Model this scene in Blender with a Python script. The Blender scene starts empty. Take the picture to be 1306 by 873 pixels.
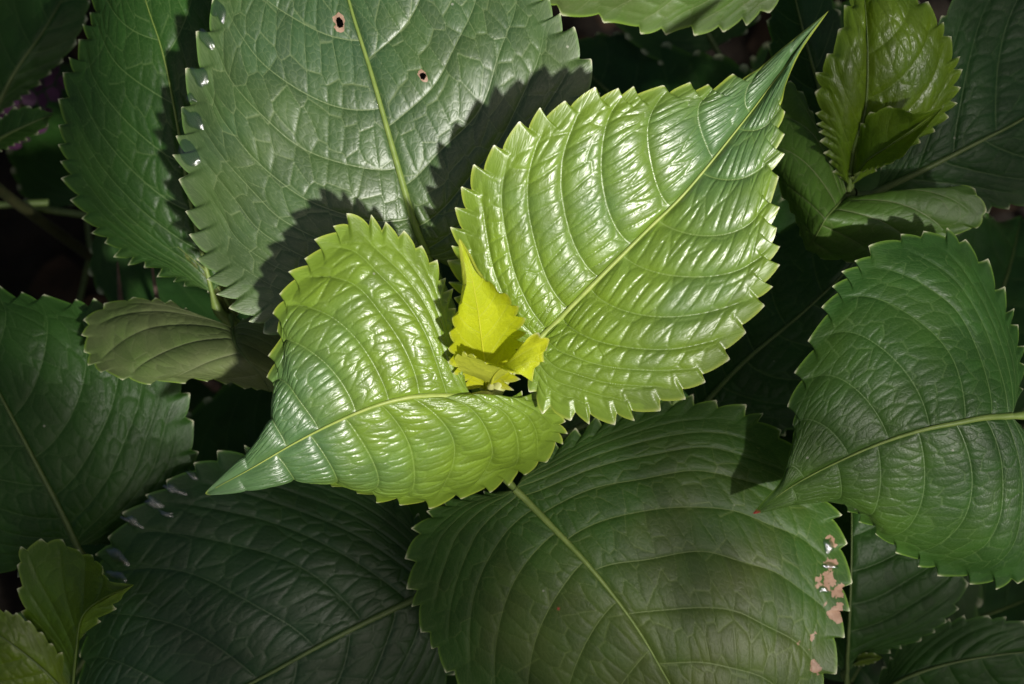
import bpy, math, random
import numpy as np
from mathutils import Vector, Matrix

random.seed(7)
rng = np.random.default_rng(11)
S = bpy.context.scene
R = math.radians

# ------------------------------------------------------------------ camera
PW, PH = 1306.0, 873.0          # photograph pixels
DIST = 0.60                     # camera to reference plane (m)
PXM = 3700.0                    # photo pixels per metre on that plane
FPX = DIST * PXM
TILT = R(12)                    # camera looks down, 12 degrees off vertical
CZ = 0.72                       # height of the reference plane centre above the soil
cam_d = bpy.data.cameras.new('camera'); cam = bpy.data.objects.new('camera', cam_d)
S.collection.objects.link(cam); S.camera = cam
cam_d.sensor_width = 36.0; cam_d.lens = 36.0 * FPX / PW
cam_d.clip_start = 0.01; cam_d.clip_end = 200
cam.rotation_euler = (TILT, 0, 0)
AX = np.array([1.0, 0, 0])
AY = np.array([0, math.cos(TILT), math.sin(TILT)])
AZ = np.array([0, -math.sin(TILT), math.cos(TILT)])
CAM = np.array([0, 0, CZ]) + AZ * DIST
cam.location = CAM
cam_d.dof.use_dof = True; cam_d.dof.focus_distance = DIST + 0.015; cam_d.dof.aperture_fstop = 13

# ------------------------------------------------------------------ light
SUN_C = np.array([0.34, -0.30, 0.89]); SUN_C /= np.linalg.norm(SUN_C)   # towards the sun, seen from the camera's axes
SUN = AX * SUN_C[0] + AY * SUN_C[1] + AZ * SUN_C[2]
w = bpy.data.worlds.new('World'); S.world = w; w.use_nodes = True
nt = w.node_tree; nt.nodes.clear()
sky = nt.nodes.new('ShaderNodeTexSky'); sky.sky_type = 'NISHITA'; sky.sun_disc = False
el = math.asin(SUN[2]); az = math.atan2(SUN[0], SUN[1])
sky.sun_elevation = el; sky.sun_rotation = az; sky.air_density = 0.8; sky.dust_density = 6.0; sky.ozone_density = 0.4
bg = nt.nodes.new('ShaderNodeBackground'); bg.inputs['Strength'].default_value = 0.05
wo = nt.nodes.new('ShaderNodeOutputWorld')
nt.links.new(sky.outputs[0], bg.inputs[0]); nt.links.new(bg.outputs[0], wo.inputs[0])
sd = bpy.data.lights.new('sun', 'SUN'); sd.energy = 4.8; sd.angle = R(2.4); sd.color = (1.0, 0.965, 0.90)
so = bpy.data.objects.new('sun', sd); S.collection.objects.link(so)
so.rotation_euler = Vector(SUN).to_track_quat('Z', 'Y').to_euler()
so.location = (1, -1, 3)
S.view_settings.view_transform = 'Standard'; S.view_settings.look = 'None'
S.view_settings.exposure = 0.12; S.view_settings.gamma = 1.0; S.view_settings.use_curve_mapping = False
S.render.engine = 'CYCLES'
S.cycles.max_bounces = 6; S.cycles.diffuse_bounces = 3; S.cycles.glossy_bounces = 3; S.cycles.transmission_bounces = 6; S.cycles.transparent_max_bounces = 6
S.render.resolution_x = 1024; S.render.resolution_y = 684

# ------------------------------------------------------------------ helpers
def P(x, y, h):
    """photo pixel + height in mm above the reference plane (towards the camera) -> world point"""
    d = DIST - h * 0.001
    return CAM - AZ * d + AX * ((x - PW / 2) / FPX * d) - AY * ((y - PH / 2) / FPX * d)

def link(o, parent=None):
    S.collection.objects.link(o)
    if parent: o.parent = parent
    return o

def spline(pts, n, close=1.0):
    """centripetal-ish Catmull-Rom through pts, resampled to n points at even arc length"""
    p = np.asarray(pts, float)
    ext = np.vstack([2 * p[0] - p[1], p, 2 * p[-1] - p[-2]])
    out = []
    for i in range(1, len(ext) - 2):
        p0, p1, p2, p3 = ext[i - 1], ext[i], ext[i + 1], ext[i + 2]
        t0 = 0.0
        t1 = t0 + max(np.linalg.norm(p1 - p0), 1e-9) ** 0.5
        t2 = t1 + max(np.linalg.norm(p2 - p1), 1e-9) ** 0.5
        t3 = t2 + max(np.linalg.norm(p3 - p2), 1e-9) ** 0.5
        t = np.linspace(t1, t2, 24, endpoint=False)[:, None]
        a1 = (t1 - t) / (t1 - t0) * p0 + (t - t0) / (t1 - t0) * p1
        a2 = (t2 - t) / (t2 - t1) * p1 + (t - t1) / (t2 - t1) * p2
        a3 = (t3 - t) / (t3 - t2) * p2 + (t - t2) / (t3 - t2) * p3
        b1 = (t2 - t) / (t2 - t0) * a1 + (t - t0) / (t2 - t0) * a2
        b2 = (t3 - t) / (t3 - t1) * a2 + (t - t1) / (t3 - t1) * a3
        out.append((t2 - t) / (t2 - t1) * b1 + (t - t1) / (t2 - t1) * b2)
    out.append(p[-1][None])
    c = np.vstack(out)
    L = np.concatenate([[0], np.cumsum(np.linalg.norm(np.diff(c, axis=0), axis=1))])
    s = np.linspace(0, L[-1], n) if np.isscalar(n) else np.asarray(n) * L[-1]
    return np.stack([np.interp(s, L, c[:, k]) for k in range(3)], 1), L[-1]

def sstep(a, b, x):
    t = np.clip((x - a) / (b - a + 1e-12), 0, 1)
    return t * t * (3 - 2 * t)

def cell_edges(X, Y, seed, jx=0.7, jy=0.7):
    """distance to the nearest Voronoi border in a jittered grid, and a random value per cell"""
    ix = np.floor(X).astype(int); iy = np.floor(Y).astype(int)
    def pt(i, j):
        a = np.sin(i * 127.1 + j * 311.7 + seed * 17.3) * 43758.5453
        b = np.sin(i * 269.5 + j * 183.3 + seed * 31.7) * 28001.831
        return i + 0.5 + jx * (a - np.floor(a) - 0.5), j + 0.5 + jy * (b - np.floor(b) - 0.5)
    best = np.full(X.shape, 1e9); bx = np.zeros_like(X); by = np.zeros_like(X)
    for i in (-1, 0, 1):
        for j in (-1, 0, 1):
            px, py = pt(ix + i, iy + j)
            d = (px - X) ** 2 + (py - Y) ** 2
            m = d < best
            best = np.where(m, d, best); bx = np.where(m, px, bx); by = np.where(m, py, by)
    e = np.full(X.shape, 1e9)
    for i in (-2, -1, 0, 1, 2):
        for j in (-2, -1, 0, 1, 2):
            px, py = pt(ix + i, iy + j)
            dx, dy = px - bx, py - by
            l = np.sqrt(dx * dx + dy * dy)
            ok = l > 1e-6
            l = np.where(ok, l, 1)
            q = ((px + bx) / 2 - X) * dx / l + ((py + by) / 2 - Y) * dy / l
            e = np.where(ok, np.minimum(e, q), e)
    rv = np.sin(bx * 91.7 + by * 47.3) * 4375.85
    return np.maximum(e, 0), rv - np.floor(rv)

def lownoise(p, f, seed):
    r = np.random.default_rng(seed)
    v = np.zeros(p.shape[:-1])
    for _ in range(7):
        k = r.normal(size=3) * f
        v += np.sin(p @ k + r.uniform(0, 6.28))
    return v / 3.5

def mesh_from(name, V, F, smooth=True):
    me = bpy.data.meshes.new(name)
    me.vertices.add(len(V)); me.vertices.foreach_set('co', np.asarray(V, np.float32).ravel())
    F = np.asarray(F, np.int32)
    me.loops.add(F.size); me.loops.foreach_set('vertex_index', F.ravel())
    me.polygons.add(len(F))
    me.polygons.foreach_set('loop_start', np.arange(0, F.size, F.shape[1], dtype=np.int32))
    me.polygons.foreach_set('loop_total', np.full(len(F), F.shape[1], np.int32))
    me.update(calc_edges=True); me.validate()
    if smooth: me.polygons.foreach_set('use_smooth', np.ones(len(me.polygons), bool))
    return me

def fattr(me, name, vals):
    a = me.attributes.new(name, 'FLOAT', 'POINT'); a.data.foreach_set('value', np.asarray(vals, np.float32).ravel())

def tube_mesh(name, pts, radii, seg=10, flat=1.0, n=24, cap=True):
    c, _ = spline(pts, n)
    rr = np.interp(np.linspace(0, 1, n), np.linspace(0, 1, len(radii)), radii)
    T = np.gradient(c, axis=0); T /= np.linalg.norm(T, axis=1)[:, None] + 1e-12
    up = AZ if abs(T[:, :] @ AZ).mean() < 0.9 else AX
    A = np.cross(T, up); A /= np.linalg.norm(A, axis=1)[:, None] + 1e-12
    B = np.cross(A, T)
    th = np.linspace(0, 2 * np.pi, seg, endpoint=False)
    V = (c[:, None] + rr[:, None, None] * (np.cos(th)[None, :, None] * A[:, None] + flat * np.sin(th)[None, :, None] * B[:, None])).reshape(-1, 3)
    F = []
    for i in range(n - 1):
        for k in range(seg):
            k2 = (k + 1) % seg
            F.append((i * seg + k, i * seg + k2, (i + 1) * seg + k2, (i + 1) * seg + k))
    return V, np.array(F)

# ------------------------------------------------------------------ materials
def nd(t, kind, **kw):
    n = t.nodes.new(kind)
    for k, v in kw.items(): setattr(n, k, v)
    return n

def leaf_material(name, young, old, vein, rim, back, rough=0.38, transl=0.22, spec=0.5, veinw=0.28, tert=0.5, bump=0.25, coat=0.0, vmix=0.62):
    m = bpy.data.materials.new(name); m.use_nodes = True
    t = m.node_tree; t.nodes.clear(); L = t.links.new
    def at(n): return nd(t, 'ShaderNodeAttribute', attribute_name=n)
    def mix(fac, a, b):
        x = nd(t, 'ShaderNodeMix', data_type='RGBA')
        for sock, v in ((x.inputs[0], fac), (x.inputs[6], a), (x.inputs[7], b)):
            if isinstance(v, (int, float)): sock.default_value = v
            elif isinstance(v, tuple): sock.default_value = (*v, 1)
            else: L(v, sock)
        return x.outputs[2]
    def mth(op, a, b=0.0, c=0.0):
        x = nd(t, 'ShaderNodeMath', operation=op)
        for sock, v in zip(x.inputs, (a, b, c)):
            if isinstance(v, (int, float)): sock.default_value = v
            else: L(v, sock)
        return x.outputs[0]
    def ramp(v, a, b, lo=0.0, hi=1.0):
        x = nd(t, 'ShaderNodeMapRange', interpolation_type='SMOOTHSTEP')
        L(v, x.inputs[0]); x.inputs[1].default_value = a; x.inputs[2].default_value = b
        x.inputs[3].default_value = lo; x.inputs[4].default_value = hi
        return x.outputs[0]
    tc = nd(t, 'ShaderNodeTexCoord')
    n1 = nd(t, 'ShaderNodeTexNoise'); n1.inputs['Scale'].default_value = 38; n1.inputs['Detail'].default_value = 3; L(tc.outputs['Object'], n1.inputs[0])
    n2 = nd(t, 'ShaderNodeTexNoise'); n2.inputs['Scale'].default_value = 900; n2.inputs['Detail'].default_value = 3; L(tc.outputs['Object'], n2.inputs[0])
    age = at('age').outputs['Fac']
    agev = mth('ADD', age, mth('MULTIPLY', mth('SUBTRACT', n1.outputs[0], 0.5), 0.9))
    col = mix(ramp(agev, 0.1, 0.9), young, old)
    # each small field between the veins has its own tone
    cellv = at('cell').outputs['Fac']
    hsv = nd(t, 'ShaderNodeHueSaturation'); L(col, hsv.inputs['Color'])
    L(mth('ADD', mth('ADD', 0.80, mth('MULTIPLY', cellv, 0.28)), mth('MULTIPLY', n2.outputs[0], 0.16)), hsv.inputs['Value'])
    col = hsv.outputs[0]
    # fine net of veinlets
    vc = at('vc').outputs['Vector']
    wob = nd(t, 'ShaderNodeVectorMath', operation='MULTIPLY_ADD')
    n3 = nd(t, 'ShaderNodeTexNoise'); n3.inputs['Scale'].default_value = 2.2; L(vc, n3.inputs[0])
    L(n3.outputs[1], wob.inputs[0]); wob.inputs[1].default_value = (0.35, 0.35, 0); L(vc, wob.inputs[2])
    vo = nd(t, 'ShaderNodeTexVoronoi', voronoi_dimensions='2D', feature='DISTANCE_TO_EDGE'); vo.inputs['Scale'].default_value = 2.6
    L(wob.outputs[0], vo.inputs['Vector'])
    fine = ramp(vo.outputs['Distance'], 0.0, 0.10, 1, 0)
    d3 = at('d3').outputs['Fac']; d2 = mth('ADD', mth('MULTIPLY', mth('PINGPONG', at('s').outputs['Fac'], 0.5), at('sp').outputs['Fac']), at('d2off').outputs['Fac'])
    t3 = ramp(d3, 0.03, 0.22, 1, 0)
    t2 = ramp(d2, veinw * 0.35, veinw * 1.25, 1, 0)
    col = mix(mth('MULTIPLY', fine, 0.16 * tert * 2), col, vein)
    col = mix(mth('MULTIPLY', t3, 0.42 * tert * 2 * 0.8), col, vein)
    col = mix(mth('MULTIPLY', t2, vmix), col, vein)
    vs = nd(t, 'ShaderNodeTexVoronoi'); vs.inputs['Scale'].default_value = 95; L(tc.outputs['Object'], vs.inputs['Vector'])
    sepv = nd(t, 'ShaderNodeSeparateColor'); L(vs.outputs['Color'], sepv.inputs[0])
    speck = mth('MULTIPLY', ramp(vs.outputs['Distance'], 0.03, 0.06, 1, 0), mth('GREATER_THAN', sepv.outputs[0], 0.80))
    col = mix(mth('MULTIPLY', speck, 0.55), col, (0.42, 0.42, 0.34))
    col = mix(at('rim').outputs['Fac'], col, rim)
    col = mix(at('tip').outputs['Fac'], col, (0.62, 0.62, 0.42))
    # dry brown damage
    br = at('brown').outputs['Fac']
    nb = nd(t, 'ShaderNodeTexNoise'); nb.inputs['Scale'].default_value = 330; nb.inputs['Detail'].default_value = 4; L(tc.outputs['Object'], nb.inputs[0])
    brf = ramp(mth('ADD', br, mth('MULTIPLY', mth('SUBTRACT', nb.outputs[0], 0.5), 2.6)), 0.42, 0.58)
    brf = mth('MULTIPLY', brf, ramp(br, 0.02, 0.2))
    col = mix(brf, col, mix(nb.outputs[0], (0.16, 0.06, 0.025), (0.50, 0.34, 0.24)))
    red = at('red').outputs['Fac']
    col = mix(red, col, (0.55, 0.03, 0.05))
    geo = nd(t, 'ShaderNodeNewGeometry')
    colb = mix(0.75, col, back)
    col = mix(geo.outputs['Backfacing'], col, colb)
    # relief finer than the mesh
    b = nd(t, 'ShaderNodeBump'); b.inputs['Strength'].default_value = 1.0; b.inputs['Distance'].default_value = 0.00034 * bump
    hgt = mth('ADD', mth('MULTIPLY', ramp(vo.outputs['Distance'], 0, 0.26), 0.55), mth('MULTIPLY', n2.outputs[0], 0.22))
    hgt = mth('ADD', hgt, mth('MULTIPLY', ramp(d2, 0, veinw * 0.9, 1, 0), 0.5))
    hgt = mth('ADD', hgt, mth('MULTIPLY', ramp(d3, 0, 0.25, 1, 0), 0.25))
    L(hgt, b.inputs['Height'])
    pb = nd(t, 'ShaderNodeBsdfPrincipled')
    L(col, pb.inputs['Base Color']); L(b.outputs[0], pb.inputs['Normal'])
    L(mth('ADD', rough - 0.10, mth('MULTIPLY', n1.outputs[0], 0.2)), pb.inputs['Roughness'])
    pb.inputs['Specular IOR Level'].default_value = spec
    pb.inputs['Coat Weight'].default_value = coat; pb.inputs['Coat Roughness'].default_value = 0.18
    tr = nd(t, 'ShaderNodeBsdfTranslucent')
    ht = nd(t, 'ShaderNodeHueSaturation'); L(col, ht.inputs['Color']); ht.inputs['Saturation'].default_value = 1.15; ht.inputs['Value'].default_value = 1.5
    ht.inputs['Hue'].default_value = 0.494
    L(ht.outputs[0], tr.inputs[0]); L(b.outputs[0], tr.inputs[1])
    ms = nd(t, 'ShaderNodeMixShader'); ms.inputs[0].default_value = transl
    L(pb.outputs[0], ms.inputs[1]); L(tr.outputs[0], ms.inputs[2])
    o = nd(t, 'ShaderNodeOutputMaterial'); L(ms.outputs[0], o.inputs[0])
    return m

def plain(name, c1, c2, scale=60, rough=0.5, bump=0.3, spec=0.5, dist=0.001):
    m = bpy.data.materials.new(name); m.use_nodes = True
    t = m.node_tree; pb = t.nodes['Principled BSDF']; L = t.links.new
    tc = nd(t, 'ShaderNodeTexCoord'); n = nd(t, 'ShaderNodeTexNoise'); n.inputs['Scale'].default_value = scale; n.inputs['Detail'].default_value = 6
    L(tc.outputs['Object'], n.inputs[0])
    r = nd(t, 'ShaderNodeValToRGB'); r.color_ramp.elements[0].position = 0.3; r.color_ramp.elements[1].position = 0.7
    r.color_ramp.elements[0].color = (*c1, 1); r.color_ramp.elements[1].color = (*c2, 1)
    L(n.outputs[0], r.inputs[0]); L(r.outputs[0], pb.inputs['Base Color'])
    b = nd(t, 'ShaderNodeBump'); b.inputs['Strength'].default_value = bump; b.inputs['Distance'].default_value = dist
    L(n.outputs[0], b.inputs['Height']); L(b.outputs[0], pb.inputs['Normal'])
    pb.inputs['Roughness'].default_value = rough; pb.inputs['Specular IOR Level'].default_value = spec
    return m

M = {}
M['bright'] = leaf_material('bright young leaf', (0.155, 0.246, 0.020), (0.076, 0.158, 0.052), (0.22, 0.31, 0.08), (0.35, 0.43, 0.05), (0.30, 0.38, 0.12), rough=0.36, transl=0.17, tert=0.20, veinw=0.28, bump=0.14, spec=0.80, vmix=0.45)
M['youngest'] = leaf_material('youngest leaf', (0.47, 0.50, 0.014), (0.36, 0.44, 0.014), (0.46, 0.50, 0.06), (0.56, 0.58, 0.10), (0.42, 0.46, 0.06), rough=0.45, transl=0.30, tert=0.22, veinw=0.25, bump=0.2, spec=0.4)
M['mature'] = leaf_material('mature leaf', (0.056, 0.104, 0.020), (0.028, 0.076, 0.024), (0.19, 0.25, 0.10), (0.10, 0.20, 0.03), (0.16, 0.24, 0.10), rough=0.45, transl=0.10, tert=0.62, veinw=0.26, bump=0.16, spec=0.95)
M['olive'] = leaf_material('olive mature leaf', (0.085, 0.112, 0.024), (0.034, 0.088, 0.012), (0.16, 0.22, 0.06), (0.14, 0.25, 0.03), (0.16, 0.22, 0.09), rough=0.46, transl=0.14, tert=0.50, veinw=0.26, bump=0.14, spec=0.24)
M['green'] = leaf_material('mid green leaf', (0.050, 0.105, 0.013), (0.024, 0.074, 0.011), (0.12, 0.20, 0.06), (0.13, 0.24, 0.03), (0.16, 0.24, 0.10), rough=0.42, transl=0.16, tert=0.50, veinw=0.26, bump=0.15, spec=0.34)
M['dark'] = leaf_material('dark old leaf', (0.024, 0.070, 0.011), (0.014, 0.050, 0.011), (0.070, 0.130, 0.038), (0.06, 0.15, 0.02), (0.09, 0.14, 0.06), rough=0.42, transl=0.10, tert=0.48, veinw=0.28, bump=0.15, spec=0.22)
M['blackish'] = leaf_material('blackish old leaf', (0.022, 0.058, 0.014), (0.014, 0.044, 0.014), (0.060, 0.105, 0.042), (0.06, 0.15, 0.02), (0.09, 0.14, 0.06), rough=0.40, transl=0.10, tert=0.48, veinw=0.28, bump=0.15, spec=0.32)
M['lime'] = leaf_material('shaded young leaf', (0.110, 0.175, 0.008), (0.066, 0.135, 0.008), (0.13, 0.20, 0.03), (0.18, 0.28, 0.03), (0.22, 0.28, 0.08), rough=0.34, transl=0.22, tert=0.35, veinw=0.26, bump=0.25, spec=0.5)
M['curl'] = leaf_material('folded grey green leaf', (0.060, 0.130, 0.016), (0.118, 0.140, 0.055), (0.20, 0.22, 0.11), (0.18, 0.30, 0.03), (0.2, 0.24, 0.12), rough=0.46, transl=0.16, tert=0.30, veinw=0.26, bump=0.12, spec=0.4)
M['rib_bright'] = plain('pale midrib', (0.22, 0.30, 0.05), (0.32, 0.38, 0.09), 200, 0.45)
M['rib_young'] = plain('yellow midrib', (0.40, 0.42, 0.02), (0.46, 0.48, 0.04), 200, 0.5)
M['rib_mature'] = plain('yellow green midrib', (0.13, 0.20, 0.035), (0.20, 0.27, 0.06), 200, 0.5)
M['rib_dark'] = plain('green midrib', (0.07, 0.115, 0.022), (0.11, 0.16, 0.04), 200, 0.5)
M['petiole'] = plain('pale petiole', (0.30, 0.34, 0.10), (0.42, 0.42, 0.16), 150, 0.45)
M['stem'] = plain('green brown stem', (0.035, 0.045, 0.014), (0.07, 0.07, 0.025), 120, 0.6)
M['soil'] = plain('dark soil', (0.010, 0.008, 0.006), (0.028, 0.021, 0.015), 30, 0.95, 1.0, 0.2, 0.02)
M['shade_leaf'] = plain('tree foliage', (0.03, 0.07, 0.015), (0.06, 0.11, 0.03), 20, 0.6)  # leaves of the added shade tree
M['bark'] = plain('bark', (0.05, 0.04, 0.03), (0.12, 0.10, 0.08), 40, 0.9, 0.8)
M['litter'] = plain('dry leaf litter', (0.022, 0.014, 0.009), (0.055, 0.034, 0.02), 60, 0.9, 0.4, 0.2)
m = bpy.data.materials.new('water'); m.use_nodes = True
t = m.node_tree; t.nodes.clear()
tp_ = nd(t, 'ShaderNodeBsdfTransparent'); tp_.inputs[0].default_value = (0.66, 0.77, 0.62, 1)
gl = nd(t, 'ShaderNodeBsdfGlossy'); gl.inputs['Roughness'].default_value = 0.12; gl.inputs[0].default_value = (1, 1, 1, 1)
mx = nd(t, 'ShaderNodeMixShader'); om = nd(t, 'ShaderNodeOutputMaterial')
nn = nd(t, 'ShaderNodeTexNoise'); nn.inputs['Scale'].default_value = 240
bb = nd(t, 'ShaderNodeBump'); bb.inputs['Strength'].default_value = 0.25; bb.inputs['Distance'].default_value = 0.0004
t.links.new(nn.outputs[0], bb.inputs['Height']); t.links.new(bb.outputs[0], gl.inputs['Normal'])
mx.inputs[0].default_value = 0.17; t.links.new(tp_.outputs[0], mx.inputs[1]); t.links.new(gl.outputs[0], mx.inputs[2]); t.links.new(mx.outputs[0], om.inputs[0])
M['water'] = m

# ------------------------------------------------------------------ the leaf
RIB = {'bright': 'rib_bright', 'youngest': 'rib_young', 'mature': 'rib_mature', 'olive': 'rib_mature', 'green': 'rib_mature',
       'dark': 'rib_dark', 'blackish': 'rib_dark', 'lime': 'rib_dark', 'curl': 'rib_dark'}

def leaf_geometry(mid, left, right, mat, teeth=(22, 22), amp=3.0, K=8, a=(0.32, 0.32), p=1.5, q=1.15, res=0.55, d2a=1.0, d3a=0.5,
                  m2=1.3, rung=4.6, seed=1, bulge=(0.0, 0.0), wave=1.2, age=(0.2, 0.9), holes=(), brown=(), redtip=0, tooth_end=0.9,
                  tooth_start=0.02, ribr=1.1, spots=(), curlrim=0.0, pc=1.0, tipclean=0.86, slant=0.9, gr=0.6):
    """blade as two halves (left, right of the midrib). mid/left/right are world points, base to tip. lengths in mm."""
    mid = np.array(mid); r = np.random.default_rng(seed)
    base = mid[0].copy(); tip = mid[-1].copy()
    Vs = []; Fs = []; A = {k: [] for k in ('age', 'cell', 's', 'sp', 'd2off', 'd3', 'rim', 'tip', 'brown', 'red')}; VC = []
    off = 0; info = {}
    for side, mar, nt_, b_, a_ in ((-1, left, teeth[0], bulge[0], a[0]), (1, right, teeth[1], bulge[1], a[1])):
        mar3 = np.vstack([base[None], np.array(mar), tip[None]])
        _, Lm = spline(mar3, 50)
        _, Ld = spline(mid, 50)
        per = max(6, int(round(Lm * 1000 / nt_ / res)))
        per = min(per, 22)
        # teeth: uneven widths, notch on a grid line
        wd = 1 + 0.45 * (r.random(nt_) - 0.5) * 2
        wd *= np.interp(np.linspace(0, 1, nt_), [0, .3, .75, 1], [0.75, 0.95, 1.2, 1.0])
        edges = np.concatenate([[0], np.cumsum(wd)]) / wd.sum()
        tt = np.concatenate([edges[i] + (edges[i + 1] - edges[i]) * np.arange(per) / per for i in range(nt_)] + [[1.0]])
        ph = np.concatenate([np.arange(per) / per for i in range(nt_)] + [[0.0]])
        ta = np.concatenate([np.full(per, 0.65 + 0.6 * r.random()) for i in range(nt_)] + [[0.0]])
        E, _ = spline(mar3, tt)
        C, _ = spline(mid, tt ** q)
        nu = len(tt)
        hw = np.linalg.norm(E - C, axis=1)
        nv = int(np.clip(hw.max() * 1000 / res, 8, 170))
        v = np.linspace(0, 1, nv + 1)
        U = tt[:, None] * np.ones(nv + 1)[None]; W = np.ones(nu)[:, None] * v[None]
        G = C[:, None] + (E - C)[:, None] * v[None, :, None]
        # dome of the half blade
        Tm = np.gradient(C, axis=0)
        crossd = E - C
        N0 = np.cross(Tm, crossd) * (1 if side == 1 else -1)
        N0 = -N0
        nn_ = np.linalg.norm(N0, axis=1)[:, None]; N0 = N0 / (nn_ + 1e-12)
        k = 25
        Np = np.pad(N0, ((k, k), (0, 0)), mode='edge')
        N0 = np.stack([np.convolve(Np[:, c], np.hanning(2 * k + 1) / np.hanning(2 * k + 1).sum(), 'valid') for c in range(3)], 1)
        N0 /= np.linalg.norm(N0, axis=1)[:, None] + 1e-12
        env = np.sin(np.pi * np.clip(tt, 0, 1)) ** 0.5
        G = G + N0[:, None] * (0.001 * b_ * env[:, None] * (4 * v * (1 - v))[None])[..., None]
        G = G + N0[:, None] * (0.001 * wave * lownoise(G, 55, seed + 5) * sstep(0, 0.5, W) * env[:, None])[..., None]
        # teeth
        ampm = 0.001 * amp * ta * sstep(tooth_start, tooth_start + 0.06, tt) * (1 - sstep(tooth_end - 0.05, tooth_end + 0.02, tt))
        prof = np.where(ph < 0.76, (ph / 0.76) ** 0.72, np.clip((1 - ph) / 0.24, 0, 1) ** 1.25)
        # margin tangent smoothed over tooth scale
        Te = np.gradient(E, axis=0); Te /= np.linalg.norm(Te, axis=1)[:, None] + 1e-12
        out = np.cross(Te, N0)
        out *= 1 if (out * crossd).sum(1).mean() > 0 else -1
        ol = np.linalg.norm(out, axis=1)[:, None]
        out = out / (ol + 1e-9)
        outp = np.pad(out, ((12, 12), (0, 0)), mode='edge')
        out = np.stack([np.convolve(outp[:, c], np.ones(25) / 25, 'valid') for c in range(3)], 1)
        fade = np.clip(2.3 * 0.001 * amp / (hw + 1e-5), 0.03, 0.6)
        wt = np.clip((W - 1 + fade[:, None]) / fade[:, None], 0, 1) ** 1.9
        disp = (out * (prof * ampm)[:, None] + Te * (prof * ampm * 0.42)[:, None])
        G = G + disp[:, None] * wt[..., None]
        G = G + N0[:, None] * (wt * (0.35 * prof * ampm + curlrim * 0.001 * env)[:, None])[..., None]
        # lateral vein coordinate: veins leave the midrib at w and sweep towards the tip
        av = a_ * np.abs(W) ** p
        av = av * (1 + 0.10 * lownoise(G, 30, seed + 9))
        ww = (tt[:, None] ** pc - av) / (1 - av)
        ww = ww + 0.010 * lownoise(G, 90, seed + 3)
        s = np.where(ww > 0, K * np.abs(ww) ** 0.9, K * ww * 1.1) + (0.30 if side == 1 else 0.0) + 0.35
        # metres per unit of s
        du = np.gradient(s, axis=0); dv = np.gradient(s, axis=1)
        Gu = np.gradient(G, axis=0); Gv = np.gradient(G, axis=1)
        g11 = (Gu ** 2).sum(-1); g22 = (Gv ** 2).sum(-1); g12 = (Gu * Gv).sum(-1)
        det = np.maximum(g11 * g22 - g12 ** 2, 1e-22)
        gs = (g22 * du ** 2 - 2 * g12 * du * dv + g11 * dv ** 2) / det
        sp = 1000.0 / np.sqrt(np.maximum(gs, 1e-3)); sp = np.clip(sp, 0.4, 40)
        d2 = np.abs(s - np.round(s)) * sp
        Y = W * np.maximum(hw[:, None] * 1000, 4.0) / rung * 0.55 + W * (hw.max() * 1000 / rung) * 0.45 + slant * s
        wx = 0.07 * lownoise(G, 160, seed + 21); wy = 0.20 * lownoise(G, 110, seed + 22)
        d3c, cell = cell_edges(s * m2 + seed + wx, Y + wy, seed, 0.8, 0.72)
        d4c, cell4 = cell_edges(s * m2 * 2.3 + seed + 2 * wx, Y * 1.7 + 1.7 * wy, seed + 40, 0.9, 0.9)
        d3 = d3c * rung
        # relief: fields bulge between sunken veins
        endf = sstep(0.0, 0.10, tt)[:, None] * (1 - sstep(tipclean, 0.99, tt))[:, None]
        rimf = 1 - sstep(0.86, 0.97, W)
        f2 = np.clip(d2 / np.maximum(0.42 * sp, 0.8), 0, 1)
        dome2 = np.sqrt(np.clip(1 - (1 - f2) ** 2, 0, 1))
        f3 = np.clip(d3c / 0.36, 0, 1)
        dome3 = np.sqrt(np.clip(1 - (1 - f3) ** 2, 0, 1))
        size = np.clip(sp / 9.0, 0.15, 1.15)
        hgt = (d2a * (dome2 - 0.7) * size + d3a * (dome3 - 0.7) * np.clip(size * 1.2, 0, 1) * (0.6 + 0.7 * cell) * np.clip(d2 / 1.0, 0, 1)
               + 0.20 * d3a * (np.sqrt(np.clip(1 - (1 - np.clip(d4c / 0.4, 0, 1)) ** 2, 0, 1)) - 0.7) * (0.4 + cell4) * np.clip(d2 / 1.0, 0, 1)) * endf * rimf
        groove = -gr * np.exp(-(W * hw[:, None] * 1000 / 1.3) ** 2)
        wear = (W > 0.0) * 1.0
        hgt = hgt * (1 - np.exp(-(W * hw[:, None] * 1000 / 1.6) ** 2)) + groove * endf
        NN = np.cross(Gu, Gv) * (-1 if side == 1 else 1)
        NN /= np.linalg.norm(NN, axis=-1)[..., None] + 1e-12
        dotm = (NN * N0[:, None]).sum(-1)
        NN = np.where((dotm < 0)[..., None], -NN, NN)
        # blend with the smooth normal to stay clean at the rim
        NN = NN * 0.5 + N0[:, None] * 0.5
        NN /= np.linalg.norm(NN, axis=-1)[..., None] + 1e-12
        G = G + NN * (0.001 * hgt)[..., None]
        info[side] = (G, NN, tt, v)
        edge_mm = (1 - W) * hw[:, None] * 1000
        A['age'].append(np.clip(age[0] + (age[1] - age[0]) * tt[:, None] * (1 - 0.55 * W ** 3), -0.5, 1.5))
        A['cell'].append(cell); A['s'].append(s + 50); A['sp'].append(sp); A['d2off'].append(2.5 * sstep(0.88, 0.98, W) + 3 * sstep(tipclean + 0.02, tipclean + 0.1, tt)[:, None] * np.ones_like(W) + 0.22 * W ** 2); A['d3'].append(d3 + 3 * sstep(0.9, 0.97, W) + 6 * (tt[:, None] > tipclean + 0.08))
        A['rim'].append(np.clip(1 - edge_mm / 0.9, 0, 1) ** 1.0 * 0.9 * sstep(0.02, 0.1, tt)[:, None])
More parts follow.
